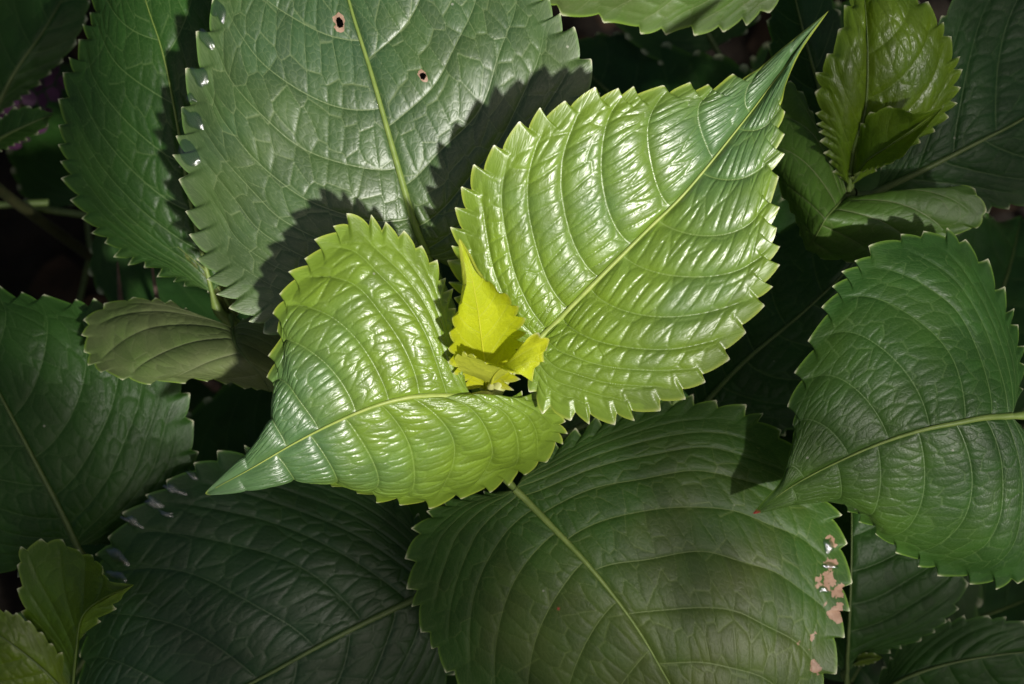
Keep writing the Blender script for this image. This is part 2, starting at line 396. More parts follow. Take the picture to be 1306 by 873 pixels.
        tipm = np.exp(-((ph - 0.76) / 0.11) ** 2)[:, None] * np.clip(1 - edge_mm / 0.5, 0, 1) * (ampm > 0.0004)[:, None]
        A['tip'].append(np.clip(tipm * 1.3, 0, 1))
        bm = np.zeros_like(W)
        for (bp, br_) in brown: bm = np.maximum(bm, np.clip(1.2 - np.linalg.norm(G - bp, axis=-1) / br_, 0, 1))
        rd = np.zeros_like(W)
        if redtip: rd = np.clip(1 - np.linalg.norm(G - tip, axis=-1) / (redtip * 0.001), 0, 1) ** 0.5
        for (bp, br_) in spots: rd = np.maximum(rd, 0.8 * (1 - sstep(0.5, 1.0, np.linalg.norm(G - bp, axis=-1) / br_)))
        hole = np.zeros_like(W, bool)
        for (bp, br_) in holes:
            dd = np.linalg.norm((G - bp) - ((G - bp) @ AZ)[..., None] * AZ, axis=-1) * (1 + 0.22 * np.sin(2 * np.arctan2((G - bp) @ AY, (G - bp) @ AX) + 0.8))
            hole |= dd < br_ * 0.8
            bm = np.maximum(bm, np.clip(1.6 - 0.9 * dd / (br_ * 1.35), 0, 1) * (dd < br_ * 1.9))
        A['brown'].append(bm); A['red'].append(rd)
        VC.append(np.stack([s * m2 * 2.1, Y, 0 * s], -1).reshape(-1, 3))
        Vs.append(G.reshape(-1, 3))
        I = off + np.arange(nu * (nv + 1)).reshape(nu, nv + 1)
        q0, q1, q2, q3 = I[:-1, :-1], I[1:, :-1], I[1:, 1:], I[:-1, 1:]
        F = np.stack([q0, q3, q2, q1] if side == 1 else [q0, q1, q2, q3], -1)
        keep = ~(hole[:-1, :-1] | hole[1:, :-1] | hole[1:, 1:] | hole[:-1, 1:])
        Fs.append(F[keep]); off += nu * (nv + 1)
    V = np.vstack(Vs); F = np.vstack(Fs)
    # face up (towards the sky side given by the mean normal of the left half)
    attrs = {k: np.concatenate([x.ravel() for x in vv]) for k, vv in A.items()}
    # midrib follows the groove
    Gc = info[1][0][:, 0]
    return V, F, attrs, np.vstack(VC), Gc, info

def make_leaf(shoot, mid, left, right, mat, label=None, node=None, px=True, petr=1.3, name='leaf', ribh=0.35, flip=False, pet='rib', **kw):
    """a leaf of a shoot: blade mesh + midrib and petiole as its children"""
    f = (lambda c: np.array([P(*i) for i in c])) if px else (lambda c: np.array(c, float))
    mid, left, right = f(mid), f(left), f(right)
    for k in ('brown', 'holes', 'spots'):
        if k in kw: kw[k] = [(P(*b[0]), b[1] * 0.001) for b in kw[k]]
    # keep the upper side of the blade towards the sky: 'left' must lie left of base -> tip
    poly = np.vstack([mid[:1], left, mid[-1:], right[::-1]])
    pxy = np.stack([poly @ AX, poly @ AY], 1); nx = np.roll(pxy, -1, 0)
    if ((pxy[:, 0] * nx[:, 1] - nx[:, 0] * pxy[:, 1]).sum() > 0) != flip:
        left, right = right, left
        for k in ('teeth', 'a', 'bulge'):
            if k in kw: kw[k] = kw[k][::-1]
    V, F, at, vc, Gc, info = leaf_geometry(mid, left, right, mat, **kw)
    base = mid[0]; sl = np.array(shoot.location)
    me = mesh_from('leaf', V - base, F)
    for k, vv in at.items(): fattr(me, k, vv)
    a = me.attributes.new('vc', 'FLOAT_VECTOR', 'POINT'); a.data.foreach_set('vector', vc.astype(np.float32).ravel())
    me.materials.append(M[mat])
    o = link(bpy.data.objects.new(name, me), shoot); o.location = base - sl
    if label: o['label'] = label
    # midrib
    ribr = kw.get('ribr', 1.1)
    N = info[1][1][:, 1]
    n = 44
    idx = np.linspace(0, int((len(Gc) - 1) * 0.97), n).astype(int)
    pts = Gc[idx] + N[idx] * 0.001 * ribh
    rv, rf = tube_mesh('midrib', pts, [0.001 * ribr * x for x in (1.15, 0.92, 0.68, 0.48, 0.32, 0.2, 0.08)], seg=8, n=60)
    rm = mesh_from('midrib', rv - base, rf); rm.materials.append(M[RIB[mat]])
    link(bpy.data.objects.new('midrib', rm), o)
    if node is not None:
        nw = P(*node) if px else np.array(node)
        d0 = mid[1] - mid[0]; d0 = d0 / np.linalg.norm(d0)
        L = np.linalg.norm(nw - base)
        pp = [Gc[3] + N[3] * 0.0001, base, base - d0 * L * 0.35 + (nw - base) * 0.15, nw]
        pv, pf = tube_mesh('petiole', pp, [0.001 * ribr * 0.9, 0.001 * petr, 0.001 * petr, 0.001 * petr * 1.35], seg=12, n=22)
        pm = mesh_from('petiole', pv - base, pf); pm.materials.append(M['petiole' if pet == 'pale' else RIB[mat]])
        link(bpy.data.objects.new('petiole', pm), o)
    return o, info

def new_shoot(name, node, label, group=None, px=True, foot=None, smat='stem'):
    nw = P(*node) if px else np.array(node)
    e = bpy.data.objects.new(name, None); S.collection.objects.link(e)
    e.empty_display_size = 0.03
    ft = np.array([nw[0], nw[1] + 0.02, 0.0]) if foot is None else np.array(foot)
    e.location = ft
    e['label'] = label; e['category'] = 'plant'
    if group: e['group'] = group
    midp = (nw + ft) / 2 + np.array([random.uniform(-.012, .012), random.uniform(-.012, .012), 0])
    v, f_ = tube_mesh('stem', [ft - np.array([0, 0, 0.02]), midp, nw * 0.93 + ft * 0.07, nw], [0.0048, 0.004, 0.003, 0.0024], seg=12, n=30)
    me = mesh_from('stem', v - ft, f_); me.materials.append(M[smat])
    link(bpy.data.objects.new('stem', me), e)
    return e

# ------------------------------------------------------------------ the ground
n = 60
gx = np.linspace(-1, 1, n); gx = np.sign(gx) * np.abs(gx) ** 2.2 * 40
X, Yg = np.meshgrid(gx, gx, indexing='ij')
Z = 0.012 * np.sin(X * 9 + 1) * np.cos(Yg * 8) - 0.015
V = np.stack([X, Yg, Z], -1).reshape(-1, 3)
I = np.arange(n * n).reshape(n, n)
F = np.stack([I[:-1, :-1], I[1:, :-1], I[1:, 1:], I[:-1, 1:]], -1).reshape(-1, 4)
me = mesh_from('ground', V, F); me.materials.append(M['soil'])
g = link(bpy.data.objects.new('ground', me)); g['kind'] = 'structure'

# leaf litter on the soil: one uncountable layer
lv, lf = [], []
for i in range(500):
    x, y = random.uniform(-.7, .7), random.uniform(-.7, .7); a0 = random.uniform(0, 6.28); l = random.uniform(.02, .05); wv = l * .45
    z = 0.012 * math.sin(x * 9 + 1) * math.cos(y * 8) - 0.015 + 0.004
    b0 = len(lv)
    for (p_, q_, dz) in ((0, 0, 0), (.35, .5, .006), (.7, .35, .008), (1, 0, .002), (.7, -.35, .006), (.35, -.5, .009)):
        dx, dy = p_ * l, q_ * wv * 2
        lv.append((x + dx * math.cos(a0) - dy * math.sin(a0), y + dx * math.sin(a0) + dy * math.cos(a0), z + dz * random.uniform(.6, 1.6)))
    lf.append((b0, b0 + 1, b0 + 2, b0 + 3)); lf.append((b0, b0 + 3, b0 + 4, b0 + 5))
me = mesh_from('leaf_litter', lv, lf); me.materials.append(M['litter'])
lit = link(bpy.data.objects.new('leaf_litter', me)); lit['kind'] = 'stuff'; lit['label'] = 'brown dry leaf litter covering the soil'; lit['category'] = 'leaf litter'

def H(pts, h):
    """attach one height or a list of heights (interpolated) to pixel points"""
    if np.isscalar(h): h = [h]
    hh = np.interp(np.linspace(0, 1, len(pts)), np.linspace(0, 1, len(h)), h)
    return [(p_[0], p_[1], z) for p_, z in zip(pts, hh)]

INFO = {}
# ================================================================== centre shoot
A = new_shoot('hydrangea_shoot', (627, 507, -12), 'central hydrangea shoot with bright yellow-green crown leaves over two large mature leaves', foot=None, smat='petiole')
_, INFO['A1'] = make_leaf(A,
    H([(688, 433), (753, 366), (829, 290), (870, 250), (948, 155), (990, 100), (1057, 14)], [-6, 0, 4, 6, 6, 4, 2]),
    H([(650, 442), (600, 402), (586, 350), (589, 295), (603, 240), (632, 200), (670, 167), (718, 140), (755, 128), (800, 124), (850, 119), (902, 119), (945, 104), (1000, 60)], [-12, -9, -3, 6, 12, 14, 15, 14, 12, 9, 6, 3]),
    H([(676, 468), (684, 497), (706, 520), (738, 526), (782, 528), (830, 515), (880, 490), (917, 455), (948, 412), (970, 370), (982, 315), (981, 285), (981, 245), (987, 182), (994, 135), (1016, 77)], [-6, -6, -4, -1, 2, 5, 8, 9, 9, 8, 6, 4]),
    'bright', 'large bright green puckered leaf with long pointed tip', node=(627, 507, -12), pet='pale', petr=2.1,
    teeth=(30, 27), amp=3.7, K=8.5, a=(0.42, 0.40), p=1.35, q=1.25, res=0.42, d2a=1.8, d3a=0.62, m2=1.05, rung=3.8, seed=3, bulge=(3, 3),
    wave=0.8, age=(-0.15, 1.15), ribr=1.0, tooth_end=0.84, tipclean=0.80)
_, INFO['A2'] = make_leaf(A,
    H([(600, 506), (560, 505), (523, 507), (482, 517), (430, 538), (375, 566), (320, 598), (262, 630)], [-2, 3, 7, 9, 9, 7, 4, 0]),
    H([(640, 517), (685, 512), (711, 531), (713, 552), (703, 572), (683, 593), (655, 605), (628, 620), (595, 628), (555, 638), (520, 636), (485, 630), (440, 615), (405, 608), (378, 608), (330, 620)], [-6, -16, -24, -30, -34, -34, -30, -24, -16, -9, -4]),
    H([(594, 492), (580, 450), (567, 385), (548, 338), (520, 310), (482, 293), (450, 285), (423, 305), (395, 337), (373, 364), (359, 396), (362, 430), (355, 465), (354, 510), (340, 553), (305, 591)], [-3, 2, 6, 9, 10, 9, 7, 5, 4, 2, 0]),
    'bright', 'bright yellow-green leaf bent over along its midrib', node=(627, 507, -12), pet='pale', petr=2.1,
    teeth=(25, 29), amp=3.2, K=8.5, a=(0.40, 0.40), p=1.4, q=1.2, res=0.42, d2a=1.8, d3a=0.52, m2=1.05, rung=3.5, seed=5, bulge=(6, 4), wave=0.7,
    age=(-0.2, 1.2), ribr=1.0, tooth_end=0.80, tipclean=0.78)
_, INFO['A3'] = make_leaf(A,
    H([(622, 499), (619, 470), (614, 430), (608, 386), (599, 345), (586, 305)], [-12, -2, 9, 19, 26, 30]),
    H([(600, 488), (583, 464), (580, 440), (583, 410), (590, 388), (596, 362), (592, 330)], [-6, 10, 18, 24, 28, 29]),
    H([(648, 482), (658, 440), (659, 412), (650, 388), (630, 370), (610, 350), (597, 325)], [-4, 12, 18, 24, 28, 29]),
    'youngest', 'small upright yellow leaf at the shoot centre', node=(627, 507, -12), pet='pale',
    teeth=(13, 13), amp=3.6, K=7, a=(0.42, 0.42), res=0.3, d2a=0.35, d3a=0.25, rung=3.0, seed=8, wave=0.5, age=(0.2, 0.8), ribr=0.5, tooth_end=0.80, bulge=(-3, -3), ribh=0.0, gr=0.08)
_, INFO['A4'] = make_leaf(A,
    H([(627, 489), (631, 478), (644, 469), (660, 475), (679, 487)], [-4, 4, 13, 18, 15]),
    H([(608, 482), (590, 474), (579, 461), (590, 454), (606, 456), (622, 465), (642, 470), (658, 475)], [-6, 2, 8, 14, 18, 20, 20, 18]),
    H([(650, 470), (660, 446), (674, 434), (699, 433), (689, 455), (682, 470)], [6, 17, 22, 24, 20, 17]),
    'youngest', 'small curled yellow leaf folded over in front', node=(627, 507, -12), pet='pale',
    teeth=(15, 11), amp=2.2, K=6, a=(0.35, 0.35), res=0.3, d2a=0.25, d3a=0.2, rung=2.6, seed=9, wave=0.3, age=(0.0, 0.6), ribr=0.5, tooth_end=0.9, ribh=0.0, gr=0.08)
_, INFO['L1'] = make_leaf(A,
    H([(545, 325), (530, 290), (505, 205), (483, 127), (471, 86), (445, 2), (420, -110), (395, -230)], [-30, -28, -25, -24, -25, -28, -36, -50]),
    H([(505, 372), (430, 412), (355, 420), (322, 400), (290, 365), (264, 325), (254, 285), (248, 255), (240, 215), (236, 175), (242, 140), (249, 110), (260, 75), (272, 35), (287, 0), (310, -70), (350, -150)], [-24, -25, -26, -28, -30, -31, -32, -32, -34, -40]),
    H([(575, 340), (640, 330), (708, 270), (744, 190), (749, 120), (743, 85), (728, 55), (710, 30), (690, 0), (640, -70), (560, -140), (470, -200)], [-32, -32, -30, -28, -28, -30, -34, -42]),
    'mature', 'broad dark leaf with grey sheen, insect holes and wet teeth', node=(618, 520, -42), petr=2.2,
    teeth=(32, 26), amp=4.0, K=7.5, a=(0.52, 0.46), p=1.25, q=1.45, res=0.45, d2a=0.95, d3a=0.42, m2=1.6, rung=5.6, seed=12, bulge=(3, 4), wave=1.4,
    age=(0.0, 1.0), ribr=1.35, holes=[((433, 29, -26), 1.6), ((540, 99, -26), 1.1)], brown=[((520, 72, -26), 1.4)])
_, INFO['L2'] = make_leaf(A,
    H([(657, 624), (700, 668), (742, 712), (782, 760), (815, 806), (850, 866), (905, 960)], [-52, -50, -48, -48, -49, -52, -60]),
    H([(625, 630), (570, 645), (534, 685), (530, 720), (533, 760), (545, 800), (575, 850), (650, 920), (780, 965)], [-56, -60, -62, -62, -62, -64, -68]),
    H([(672, 600), (710, 575), (790, 535), (880, 517), (960, 535), (1020, 585), (1058, 650), (1072, 700), (1074, 745), (1066, 800), (1045, 868), (990, 930)], [-54, -56, -60, -62, -64, -62, -60, -60, -62]),
    'olive', 'broad olive-green leaf with brown bitten spots along one edge', node=(624, 520, -60), petr=2.2,
    teeth=(24, 28), amp=3.6, K=7.5, a=(0.46, 0.46), p=1.3, q=1.35, res=0.5, d2a=0.9, d3a=0.35, m2=1.3, rung=5.0, seed=14, bulge=(3, 4), wave=1.2, age=(1.0, 0.1), ribr=1.3,
    brown=[((1062, 690, -60), 3.0), ((1060, 720, -60), 3.0), ((1050, 742, -60), 4.6), ((1066, 753, -60), 4.0), ((1064, 780, -60), 5.2), ((1050, 787, -60), 3.2), ((1018, 818, -60), 5.0), ((1036, 810, -60), 4.0), ((1040, 850, -60), 4.0)],
    spots=[((698, 780, -49), 0.9), ((712, 777, -49), 0.9)])

# ================================================================== right shoot
C = new_shoot('hydrangea_shoot', (1345, 520, -45), 'hydrangea shoot holding one wide green leaf with a red tip')
_, INFO['C'] = make_leaf(C,
    H([(1290, 531), (1255, 533), (1223, 539), (1175, 549), (1120, 567), (1072, 588), (1020, 615), (960, 655)], [-30, -26, -24, -24, -26, -28, -32, -38]),
    H([(1305, 548), (1335, 600), (1345, 670), (1320, 722), (1285, 738), (1255, 738), (1222, 731), (1190, 723), (1162, 708), (1138, 693), (1113, 666), (1078, 642), (1020, 642)], [-34, -44, -52, -54, -52, -48, -44, -40]),
    H([(1299, 500), (1298, 445), (1283, 397), (1255, 342), (1222, 308), (1180, 302), (1130, 315), (1097, 340), (1077, 364), (1062, 390), (1050, 417), (1037, 450), (1020, 500), (1014, 550), (1007, 578), (997, 612), (972, 640)], [-36, -44, -44, -40, -36, -34, -32, -30, -30, -34]),
    'green', None, node=(1345, 520, -45), petr=2.0, teeth=(22, 25), amp=3.2, K=7.5, a=(0.45, 0.45), p=1.35, q=1.3, res=0.5, d2a=0.9, d3a=0.28, m2=1.6, rung=4.2, seed=21,
    bulge=(4, 4), wave=1.4, age=(1.0, 0.1), ribr=1.2, redtip=3.0, tooth_end=0.84, spots=[((1020, 600, -32), 0.8), ((1096, 552, -27), 0.9), ((1059, 448, -32), 0.5)])

# ================================================================== top right shoot
D = new_shoot('hydrangea_shoot', (1086, 246, -78), 'hydrangea shoot with an upright lime-green young leaf above a cupped one')
_, INFO['D1'] = make_leaf(D,
    H([(1083, 236), (1089, 190), (1104, 137), (1107, 69), (1104, 15), (1098, -30)], [-72, -60, -48, -40, -40, -46]),
    H([(1066, 212), (1058, 185), (1050, 155), (1048, 120), (1050, 92), (1060, 74), (1074, 40), (1086, 5)], [-66, -54, -44, -38, -36, -40]),
    H([(1110, 215), (1165, 178), (1195, 155), (1212, 125), (1216, 90), (1208, 60), (1195, 32), (1165, 0), (1130, -25)], [-70, -64, -56, -48, -42, -42]),
    'lime', 'upright glossy lime-green young leaf', node=(1086, 246, -78), teeth=(16, 19), amp=2.8, K=6, a=(0.42, 0.45), p=1.3, q=1.2, res=0.55, d2a=1.2, d3a=0.6, rung=4.0, seed=31, bulge=(5, 5),
    wave=0.8, age=(0.6, 0.3), ribr=0.9, tooth_end=0.95)
_, INFO['D2'] = make_leaf(D,
    H([(1087, 234), (1105, 205), (1135, 185), (1170, 162), (1203, 137)], [-72, -54, -44, -34, -26]),
    H([(1090, 200), (1100, 165), (1112, 147), (1140, 138), (1165, 145)], [-64, -46, -36, -28]),
    H([(1093, 220), (1112, 213), (1134, 207), (1152, 198), (1168, 178), (1186, 157)], [-62, -44, -34, -30, -28]),
    'lime', 'small cupped lime-green leaf with toothed rim', node=(1086, 246, -78), teeth=(11, 12), amp=1.9, K=6, a=(0.35, 0.35), res=0.5, d2a=0.4, d3a=0.3, rung=3, seed=32, wave=0.4, age=(0.9, 0.4), ribr=0.6)
_, INFO['D3'] = make_leaf(D,
    H([(1080, 250), (1069, 261), (1052, 279), (1040, 300), (1028, 319)], [-74, -62, -56, -64, -84]),
    H([(1110, 256), (1150, 254), (1190, 249), (1228, 241), (1247, 252), (1254, 267), (1248, 286), (1210, 299), (1165, 312), (1122, 330), (1066, 330)], [-70, -66, -62, -62, -64, -68, -72, -78]),
    H([(1066, 214), (1042, 168), (1022, 127), (1002, 106), (985, 130), (982, 190), (1000, 240), (1020, 285)], [-72, -70, -74, -80, -80, -80]),
    'curl', 'grey-green leaf arched over its folded midrib', node=(1086, 246, -78), teeth=(18, 16), amp=2.6, K=6.5, a=(0.30, 0.30), p=1.4, q=1.8, res=0.5, d2a=0.9, d3a=0.22, rung=4, seed=33, wave=1.0, age=(-0.2, 0.35), bulge=(1, 1), ribr=0.6, ribh=0.0, tooth_end=0.98)
_, INFO['D4'] = make_leaf(D,
    H([(1113, 247), (1172, 220), (1251, 180), (1303, 153), (1370, 105), (1430, 50)], [-94, -90, -88, -90, -96, -104]),
    H([(1125, 225), (1150, 170), (1175, 90), (1215, 10), (1290, -50), (1370, -40), (1410, 0)], [-92, -86, -84, -86, -92]),
    H([(1140, 262), (1189, 262), (1240, 264), (1300, 258), (1370, 210), (1415, 130)], [-96, -100, -100, -102]),
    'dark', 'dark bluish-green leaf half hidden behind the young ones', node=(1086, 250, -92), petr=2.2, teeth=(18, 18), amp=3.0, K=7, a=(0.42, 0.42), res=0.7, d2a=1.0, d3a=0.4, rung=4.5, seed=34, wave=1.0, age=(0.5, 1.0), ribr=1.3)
_, INFO['D5'] = make_leaf(D,
    H([(1068, 190), (1050, 130), (1030, 60), (1015, 0), (1000, -70)], [-110, -104, -100, -102, -110]),
    H([(1040, 190), (1005, 140), (988, 80), (984, 20), (988, -40)], [-112, -108, -108, -112]),
    H([(1085, 150), (1085, 80), (1065, 10), (1030, -50)], [-108, -104, -104, -110]),
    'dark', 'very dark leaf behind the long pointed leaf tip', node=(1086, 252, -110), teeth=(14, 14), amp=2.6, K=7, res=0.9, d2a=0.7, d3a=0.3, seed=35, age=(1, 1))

# ================================================================== top left shoot
E = new_shoot('hydrangea_shoot', (300, 415, -92), 'hydrangea shoot with a tall dark toothed leaf and a folded olive leaf')
_, INFO['E1'] = make_leaf(E,
    H([(270, 372), (245, 270), (226, 160), (207, 66), (187, 5), (150, -130)], [-82, -76, -72, -70, -72, -82]),
    H([(245, 363), (200, 339), (166, 326), (137, 303), (115, 278), (100, 250), (88, 214), (84, 175), (88, 135), (93, 98), (108, 60), (119, 25), (125, 0), (132, -60)], [-86, -86, -84, -82, -82, -86]),
    H([(310, 340), (345, 270), (355, 190), (335, 90), (300, 0), (230, -80)], [-84, -84, -82, -82, -84]),
    'green', 'tall mid-green leaf with sharply toothed outer edge', node=(300, 415, -92), petr=2.0, teeth=(27, 20), amp=3.4, K=8, a=(0.50, 0.42), p=1.3, q=1.3, res=0.6, d2a=0.9, d3a=0.5, m2=1.3, rung=4.8, seed=41,
    bulge=(4, 3), wave=1.2, age=(0.6, 1.0), ribr=0.8)
_, INFO['E2'] = make_leaf(E,
    H([(297, 418), (300, 438), (314, 459), (331, 480), (345, 500)], [-64, -52, -48, -54, -70]),
    H([(322, 405), (350, 425), (368, 450), (366, 485), (355, 500)], [-62, -58, -58, -64]),
    H([(262, 412), (222, 389), (190, 383), (162, 384), (140, 391), (122, 401), (113, 415), (112, 440), (122, 466), (150, 477), (182, 486), (220, 483), (265, 482), (292, 487), (318, 493)], [-68, -78, -82, -80, -74, -66, -60, -58, -58, -62]),
    'curl', 'small folded olive leaf seen nearly end on', node=(300, 415, -92), teeth=(8, 21), amp=2.4, K=6.5, a=(0.35, 0.30), p=1.4, q=2.2, res=0.45, d2a=0.9, d3a=0.22, rung=4, seed=42, wave=1.0, age=(0.55, 0.75), bulge=(1, 1.5), ribr=0.5, ribh=0.0, tooth_end=0.98)
make_leaf(E,
    H([(300, 408), (286, 378), (262, 345), (240, 325), (217, 308)], [-92, -84, -80, -78, -78]),
    H([(284, 392), (262, 360), (240, 332)], [-90, -84, -80]),
    H([(306, 385), (285, 350), (255, 328)], [-92, -90, -84]),
    'olive', 'narrow pointed olive leaf seen edge on', node=(300, 415, -92), teeth=(8, 8), amp=0.8, K=6, res=0.7, d2a=0.3, d3a=0.2, seed=43, age=(0, 0.2), ribr=0.7)

# ================================================================== left shoot
Fs_ = new_shoot('hydrangea_shoot', (128, 745, -104), 'hydrangea shoot with one very wide dark leaf under the folded olive leaf')
_, INFO['F1'] = make_leaf(Fs_,
    H([(98, 696), (72, 642), (36, 573), (3, 510), (-40, 430), (-95, 330)], [-94, -90, -87, -86, -88, -96]),
    H([(60, 720), (-20, 720), (-90, 650), (-130, 550), (-130, 440), (-115, 370)], [-98, -100, -98, -96]),
    H([(140, 690), (210, 650), (243, 590), (238, 540), (228, 495), (190, 440), (150, 405), (112, 392), (80, 388), (48, 384), (20, 383), (-20, 368), (-65, 345)], [-98, -98, -94, -92, -92, -94]),
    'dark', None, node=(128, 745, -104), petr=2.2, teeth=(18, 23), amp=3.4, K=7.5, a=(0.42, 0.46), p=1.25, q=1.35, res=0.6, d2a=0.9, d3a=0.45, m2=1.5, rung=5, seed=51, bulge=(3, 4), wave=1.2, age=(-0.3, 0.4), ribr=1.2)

# ================================================================== bottom left shoot
G_ = new_shoot('hydrangea_shoot', (96, 905, -90), 'hydrangea shoot with a curled young leaf and a glossy olive one')
_, INFO['G1'] = make_leaf(G_,
    H([(93, 884), (98, 830), (106, 785), (136, 762), (171, 746)], [-78, -58, -44, -34, -34]),
    H([(66, 830), (34, 780), (28, 738), (28, 708), (48, 696), (74, 693), (101, 706), (121, 716), (136, 740)], [-74, -66, -62, -62, -62, -58, -50, -40]),
    H([(92, 850), (95, 826), (118, 794), (146, 768)], [-78, -62, -50, -40]),
    'lime', 'curled young leaf with pale folded edge', node=(96, 905, -90), teeth=(17, 8), amp=2.4, K=7, a=(0.30, 0.3), p=1.4, res=0.45, d2a=0.9, d3a=0.25, rung=4, seed=61, wave=0.6, age=(1.0, 0.3), bulge=(-3, 0), ribr=0.6)
_, INFO['G2'] = make_leaf(G_,
    H([(92, 892), (50, 850), (5, 815), (-60, 775)], [-82, -70, -64, -68]),
    H([(40, 900), (-20, 890), (-60, 840)], [-80, -76, -74]),
    H([(88, 862), (76, 838), (56, 815), (32, 793), (0, 780), (-30, 770)], [-80, -72, -66, -64, -66]),
    'lime', 'glossy olive young leaf below the curled leaf', node=(96, 905, -90), teeth=(12, 15), amp=1.6, K=7, a=(0.4, 0.4), res=0.5, d2a=1.0, d3a=0.7, rung=4, seed=62, wave=0.6, age=(0.2, 0.5), ribr=0.7)

# ================================================================== lower middle shoot
B_ = new_shoot('hydrangea_shoot', (592, 742, -110), 'hydrangea shoot with a big blackish-green leaf, its teeth beaded with water')
_, INFO['L3'] = make_leaf(B_,
    H([(560, 748), (520, 768), (460, 797), (400, 828), (335, 864), (230, 915), (60, 970)], [-92, -88, -84, -82, -82, -86, -96]),
    H([(580, 790), (575, 850), (520, 910), (400, 975), (230, 1010), (130, 1000)], [-98, -104, -104, -102, -100]),
    H([(560, 705), (520, 655), (455, 612), (375, 588), (300, 583), (250, 600), (205, 630), (165, 665), (137, 703), (122, 760), (112, 820), (106, 880), (88, 935)], [-96, -98, -96, -90, -86, -84, -86, -90, -94]),
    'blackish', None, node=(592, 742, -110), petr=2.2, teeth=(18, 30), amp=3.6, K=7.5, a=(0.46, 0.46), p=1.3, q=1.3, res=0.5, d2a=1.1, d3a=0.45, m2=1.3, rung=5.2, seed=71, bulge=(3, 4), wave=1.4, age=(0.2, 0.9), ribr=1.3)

# ================================================================== lower right shoot
Hs = new_shoot('hydrangea_shoot', (1085, 878, -130), 'hydrangea shoot of dark leaves below the red-tipped leaf')
_, INFO['H1'] = make_leaf(Hs,
    H([(1080, 858), (1083, 800), (1086, 720), (1086, 640), (1080, 560)], [-118, -106, -100, -102, -114]),
    H([(1062, 840), (1050, 780), (1050, 700), (1060, 620)], [-120, -124, -124, -120]),
    H([(1110, 836), (1150, 822), (1182, 808), (1208, 785), (1226, 752), (1228, 710), (1200, 650), (1140, 590)], [-116, -108, -102, -100, -106]),
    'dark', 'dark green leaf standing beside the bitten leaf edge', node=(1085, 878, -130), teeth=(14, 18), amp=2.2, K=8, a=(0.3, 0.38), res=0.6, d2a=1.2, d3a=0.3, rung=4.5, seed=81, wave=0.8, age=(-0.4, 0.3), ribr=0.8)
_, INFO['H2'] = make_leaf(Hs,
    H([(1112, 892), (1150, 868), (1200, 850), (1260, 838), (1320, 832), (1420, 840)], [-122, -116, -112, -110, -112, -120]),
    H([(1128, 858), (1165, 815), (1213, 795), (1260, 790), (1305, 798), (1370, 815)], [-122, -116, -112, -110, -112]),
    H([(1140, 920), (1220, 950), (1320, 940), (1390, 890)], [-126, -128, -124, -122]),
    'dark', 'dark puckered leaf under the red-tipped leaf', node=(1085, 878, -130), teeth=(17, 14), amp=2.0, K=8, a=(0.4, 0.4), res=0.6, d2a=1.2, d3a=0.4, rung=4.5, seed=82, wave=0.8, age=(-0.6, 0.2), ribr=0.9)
make_leaf(Hs, H([(1085, 850), (1100, 842), (1126, 839)], [-118, -112, -108]), H([(1094, 836), (1112, 834)], [-114, -110]), H([(1098, 850), (1114, 846)], [-114, -110]),
    'lime', 'tiny pointed yellowish leaf', node=(1085, 878, -130), teeth=(6, 6), amp=0.5, K=5, res=0.6, d2a=0.2, d3a=0.1, seed=83, age=(0, 0), ribr=0.4, petr=0.9)

# ================================================================== behind, right of the centre
J_ = new_shoot('hydrangea_shoot', (872, 548, -150), 'hydrangea shoot in deep shade behind the long-tipped bright leaf')
make_leaf(J_, H([(890, 525), (945, 466), (1031, 393), (1090, 335), (1140, 270)], [-134, -128, -124, -126, -134]),
    H([(870, 480), (880, 400), (950, 320), (1050, 280)], [-136, -134, -130, -130]),
    H([(930, 545), (1010, 545), (1085, 480), (1130, 380)], [-138, -136, -132, -132]),
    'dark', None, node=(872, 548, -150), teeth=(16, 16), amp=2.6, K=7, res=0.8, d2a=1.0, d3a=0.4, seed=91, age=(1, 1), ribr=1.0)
K_ = new_shoot('hydrangea_shoot', (1040, -60, -75), 'hydrangea shoot with a leaf edge hanging over the dark gap')
_, INFO['K1'] = make_leaf(K_, H([(1010, -45), (950, -55), (870, -62), (780, -58), (700, -40), (650, -20)], [-62, -54, -50, -50, -54, -60]),
    H([(985, 4), (952, 22), (910, 36), (868, 34), (826, 38), (785, 21), (742, 15), (706, 4), (680, -8)], [-66, -68, -68, -68, -66, -64]),
    H([(1000, -110), (920, -160), (820, -165), (730, -110)], [-62, -62, -64, -64]),
    'curl', None, node=(1040, -60, -75), teeth=(11, 12), amp=3.0, K=7, a=(0.4, 0.4), res=0.6, d2a=0.7, d3a=0.35, seed=95, age=(0.3, 0.6), ribr=1.0)

# ================================================================== behind, top left
N_ = new_shoot('hydrangea_shoot', (-30, 215, -150), 'hydrangea shoot of small dark leaves in the shaded corner')
make_leaf(N_, H([(-18, 190), (10, 172), (40, 158), (70, 145)], [-140, -132, -130, -134]), H([(-5, 160), (20, 140), (48, 140)], [-138, -132, -132]), H([(0, 190), (28, 178), (56, 162)], [-140, -136, -134]),
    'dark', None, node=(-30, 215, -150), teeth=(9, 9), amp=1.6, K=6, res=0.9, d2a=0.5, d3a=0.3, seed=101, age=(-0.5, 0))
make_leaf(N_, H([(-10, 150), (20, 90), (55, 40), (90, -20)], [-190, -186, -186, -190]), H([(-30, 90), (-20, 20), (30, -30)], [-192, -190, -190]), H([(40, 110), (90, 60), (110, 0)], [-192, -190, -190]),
    'dark', None, node=(-30, 215, -150), teeth=(12, 12), amp=2.2, K=6, res=0.9, d2a=0.7, d3a=0.3, seed=102, age=(0, .5))

